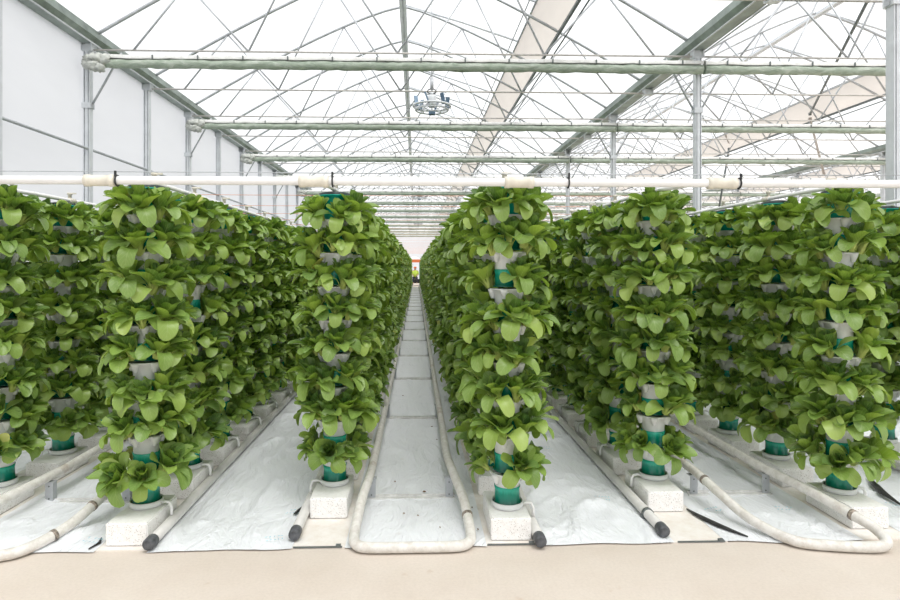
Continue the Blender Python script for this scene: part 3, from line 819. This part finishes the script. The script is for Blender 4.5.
# ------------------------------------------------------------------ irrigation above the towers
r = empty('irrigation_header', (0, 2.90, 1.856))
mb = MB(); mb.tube([(-4.9, 0, 0), (-1, 0, .002), (1, 0, 0), (4.3, 0, .0)], .0205, 16); obj('pipe', mb.mesh('pipe', 'white_pvc'), r)
mb = MB(); mb.tube([(-.072, 0, 0), (-.070, 0, 0), (-.045, 0, 0), (-.043, 0, 0), (.043, 0, 0), (.045, 0, 0), (.070, 0, 0), (.072, 0, 0)], [.024, .029, .029, .0265, .0265, .029, .029, .024], 18)
mb.tube([(0, .02, 0), (0, .06, .01)], .022, 12); cm = mb.mesh('coupling', 'cream_pvc')
mb = MB(); mb.ring((0, 0, 0), .025, .004, 16, Matrix.Rotation(math.pi / 2, 3, 'Y')); mb.box((.0, -.02, .03), (.008, .01, .028)); zm = mb.mesh('zip_tie', 'black_rubber')
for x in (-3.5, -2.5, -1.5, -.49, .50, 1.50, 2.5, 3.5): obj('coupling', cm, r, (x, 0, 0))
for x in (-1.42, -.40, .74, 1.585, 2.9, -3.0): obj('zip_tie', zm, r, (x, 0, .0))
tag(r, 'white horizontal irrigation pipe with cream couplings above the front towers', 'pipe')
mb = MB(); mb.tube([(-4.95, 0, .0), (-2, 0, -.004), (1, 0, -.006), (4.35, 0, 0)], .0022, 5)
tag(obj('support_wire', mb.mesh('support_wire', 'steel'), None, (0, 2.92, 1.906)), 'thin grey wire stretched just above the white irrigation pipe', 'wire')
mb = MB(); mb.lathe([(.0, 0), (.012, 0), (.012, .03), (.018, .032), (.018, .045), (0, .047)], 8); mb.box((.02, 0, .04), (.05, .012, .01)); vm = mb.mesh('valve', 'cream_pvc')
for rx, ry, dr, nn, nm_, words in rows[:8]:
    r = empty('row_supply_pipe', (rx, 0, 0))
    mb = MB(); mb.tube([(0, 2.955, 1.866), (0, 3.05, 1.882), (0, ry - .12, 1.914), (0, ry + .3, 1.925), (0, 8, 1.925), (0, YEND, 1.925)], .0135, 10); obj('pipe', mb.mesh('pipe', 'white_pvc'), r)
    for i in range(9):
        obj('valve', vm, r, (0, ry + PY * i + .09, 1.935))
    mb = MB(); mb.tube([(0, 4.0 + (ry - 3.3), 1.925), (0, 4.07 + (ry - 3.3), 1.925)], .019, 10); obj('coupling', mb.mesh('row_coupling', 'cream_pvc'), r)
    tag(r, f'thin white supply pipe over tower tops, {words}', 'pipe')

# ------------------------------------------------------------------ far end of the aisle
r = empty('work_platform', (.02, 45.0, 0))
mb = MB(); mb.box((0, 0, .32), (.62, 1.3, .30)); obj('chassis', mb.mesh('chassis', 'black_rubber'), r)
for sx, sy in ((-.27, -.5), (.27, -.5), (-.27, .5), (.27, .5)):
    mb = MB(); rot = Matrix.Rotation(math.pi / 2, 3, 'Y'); mb.tube([(sx - .03, sy, .10), (sx + .03, sy, .10)], .10, 12); obj('wheel', mb.mesh('wheel', 'black_rubber'), r)
for sx, sy in ((.27, -.55), (.27, .55)):
    mb = MB(); mb.box((sx, sy, 1.0), (.09, .09, 1.5)); obj('mast', mb.mesh('mast', 'deep_green_paint'), r)
mb = MB(); mb.box((-.05, 0, 1.83), (.85, 1.3, .22)); obj('canopy_valance', mb.mesh('canopy_valance', 'orange_cloth'), r)
mb = MB(); mb.add([(-.48, -.65, 1.94), (.38, -.65, 1.94), (.38, .65, 1.94), (-.48, .65, 1.94), (-.25, 0, 2.2), (-.1, 0, 2.2)], [(0, 1, 5, 4), (1, 2, 5), (2, 3, 4, 5), (3, 0, 4)]); obj('canopy_top', mb.mesh('canopy_top', 'screen_white'), r)
tag(r, 'small work cart with orange canopy and green mast at the far aisle end', 'cart')

def person(loc):
    """seated adult on the cart deck, facing the camera"""
    root = empty('person', loc)
    J = {'pel': (0, 0, 0), 'sp': (0, -.01, .22), 'ch': (0, 0, .40), 'nk': (0, -.01, .54), 'hd': (0, -.03, .66), 'ht': (0, -.03, .74),
         'ls': (-.18, 0, .47), 'le': (-.24, -.08, .22), 'lw': (-.14, -.28, .14), 'lh': (-.11, -.36, .11), 'rs': (.18, 0, .47), 're': (.24, -.08, .22), 'rw': (.14, -.28, .14), 'rh': (.11, -.36, .11),
         'lp': (-.10, 0, -.02), 'lk': (-.13, -.42, .0), 'la': (-.13, -.44, -.38), 'lf': (-.13, -.58, -.42), 'rp': (.10, 0, -.02), 'rk': (.13, -.42, .0), 'ra': (.13, -.44, -.38), 'rf': (.13, -.58, -.42)}
    rad = dict(pel=.14, sp=.13, ch=.15, nk=.055, hd=.095, ht=.08, ls=.065, le=.045, lw=.032, lh=.04, rs=.065, re=.045, rw=.032, rh=.04, lp=.09, lk=.06, la=.042, lf=.04, rp=.09, rk=.06, ra=.042, rf=.04)
    E_ = [('pel', 'sp'), ('sp', 'ch'), ('ch', 'nk'), ('nk', 'hd'), ('hd', 'ht'), ('ch', 'ls'), ('ls', 'le'), ('le', 'lw'), ('lw', 'lh'), ('ch', 'rs'), ('rs', 're'), ('re', 'rw'), ('rw', 'rh'), ('pel', 'lp'), ('lp', 'lk'), ('lk', 'la'), ('la', 'lf'), ('pel', 'rp'), ('rp', 'rk'), ('rk', 'ra'), ('ra', 'rf')]
    ks = list(J); me = bpy.data.meshes.new('body'); me.from_pydata([J[k] for k in ks], [(ks.index(a), ks.index(b)) for a, b in E_], [])
    o = obj('body', me, root)
    o.modifiers.new('Skin', 'SKIN'); o.modifiers.new('Sub', 'SUBSURF').levels = 1
    sv = me.skin_vertices[0].data
    for i, k in enumerate(ks): sv[i].radius = (rad[k], rad[k] * (.75 if k in ('pel', 'sp', 'ch') else 1)); sv[i].use_root = (k == 'pel')
    me.materials.append(M['skin'])
    mb = MB(); mb.lathe([(.02, -.02), (.165, -.02), (.168, .2), (.185, .42), (.12, .52), (.065, .54)], 16); 
    mb.v = [(x, y * .8, z) for x, y, z in mb.v]; obj('vest', mb.mesh('vest', 'hivis'), root)
    mb = MB(); mb.lathe([(.115, .70), (.11, .76), (.07, .80), (0, .81)], 14, (0, -.03, 0)); mb.box((0, -.15, .705), (.14, .12, .015)); obj('cap', mb.mesh('cap', 'orange_cloth'), root)
    for s_ in ('l', 'r'):
        mb = MB(); mb.tube([J[s_ + 'p'], J[s_ + 'k'], J[s_ + 'a']], [.105, .075, .06], 10); obj('trouser_leg', mb.mesh('trouser_leg', 'dark_cloth'), root)
        mb = MB(); mb.tube([J[s_ + 's'], J[s_ + 'e']], [.075, .06], 10); obj('sleeve', mb.mesh('sleeve', 'hivis'), root)
    tag(root, 'tiny person in orange cap and yellow safety vest sitting at the far aisle end', 'person')
person((-.07, 44.56, .60))

# ------------------------------------------------------------------ light
w = bpy.data.worlds.new('sky'); scene.world = w; w.use_nodes = True; nt = w.node_tree; bg = nt.nodes['Background']
tc = nt.nodes.new('ShaderNodeTexCoord'); sp = nt.nodes.new('ShaderNodeSeparateXYZ'); rp = nt.nodes.new('ShaderNodeValToRGB')
nt.links.new(tc.outputs['Generated'], sp.inputs[0]); nt.links.new(sp.outputs[2], rp.inputs[0])
e = rp.color_ramp.elements; e[0].position = 0; e[0].color = (.78, .80, .83, 1); e[1].position = .6; e[1].color = (1, 1, 1, 1)
nt.links.new(rp.outputs[0], bg.inputs[0]); bg.inputs[1].default_value = 1.05
sd = bpy.data.lights.new('sun', 'SUN'); sd.energy = 3.2; sd.angle = R(38); sd.color = (1, .98, .95)
so = bpy.data.objects.new('sun', sd); C.objects.link(so); so.rotation_euler = (R(28), R(14), 0); so.location = (0, 0, 20)

scene.view_settings.view_transform = 'Standard'; scene.view_settings.look = 'None'; scene.view_settings.gamma = 1
scene.view_settings.use_curve_mapping = False
scene.view_settings.exposure = .16
scene.cycles.max_bounces = 7; scene.cycles.diffuse_bounces = 4; scene.cycles.transparent_max_bounces = 12; scene.cycles.transmission_bounces = 4
scene.cycles.glossy_bounces = 3; scene.cycles.use_denoising = True
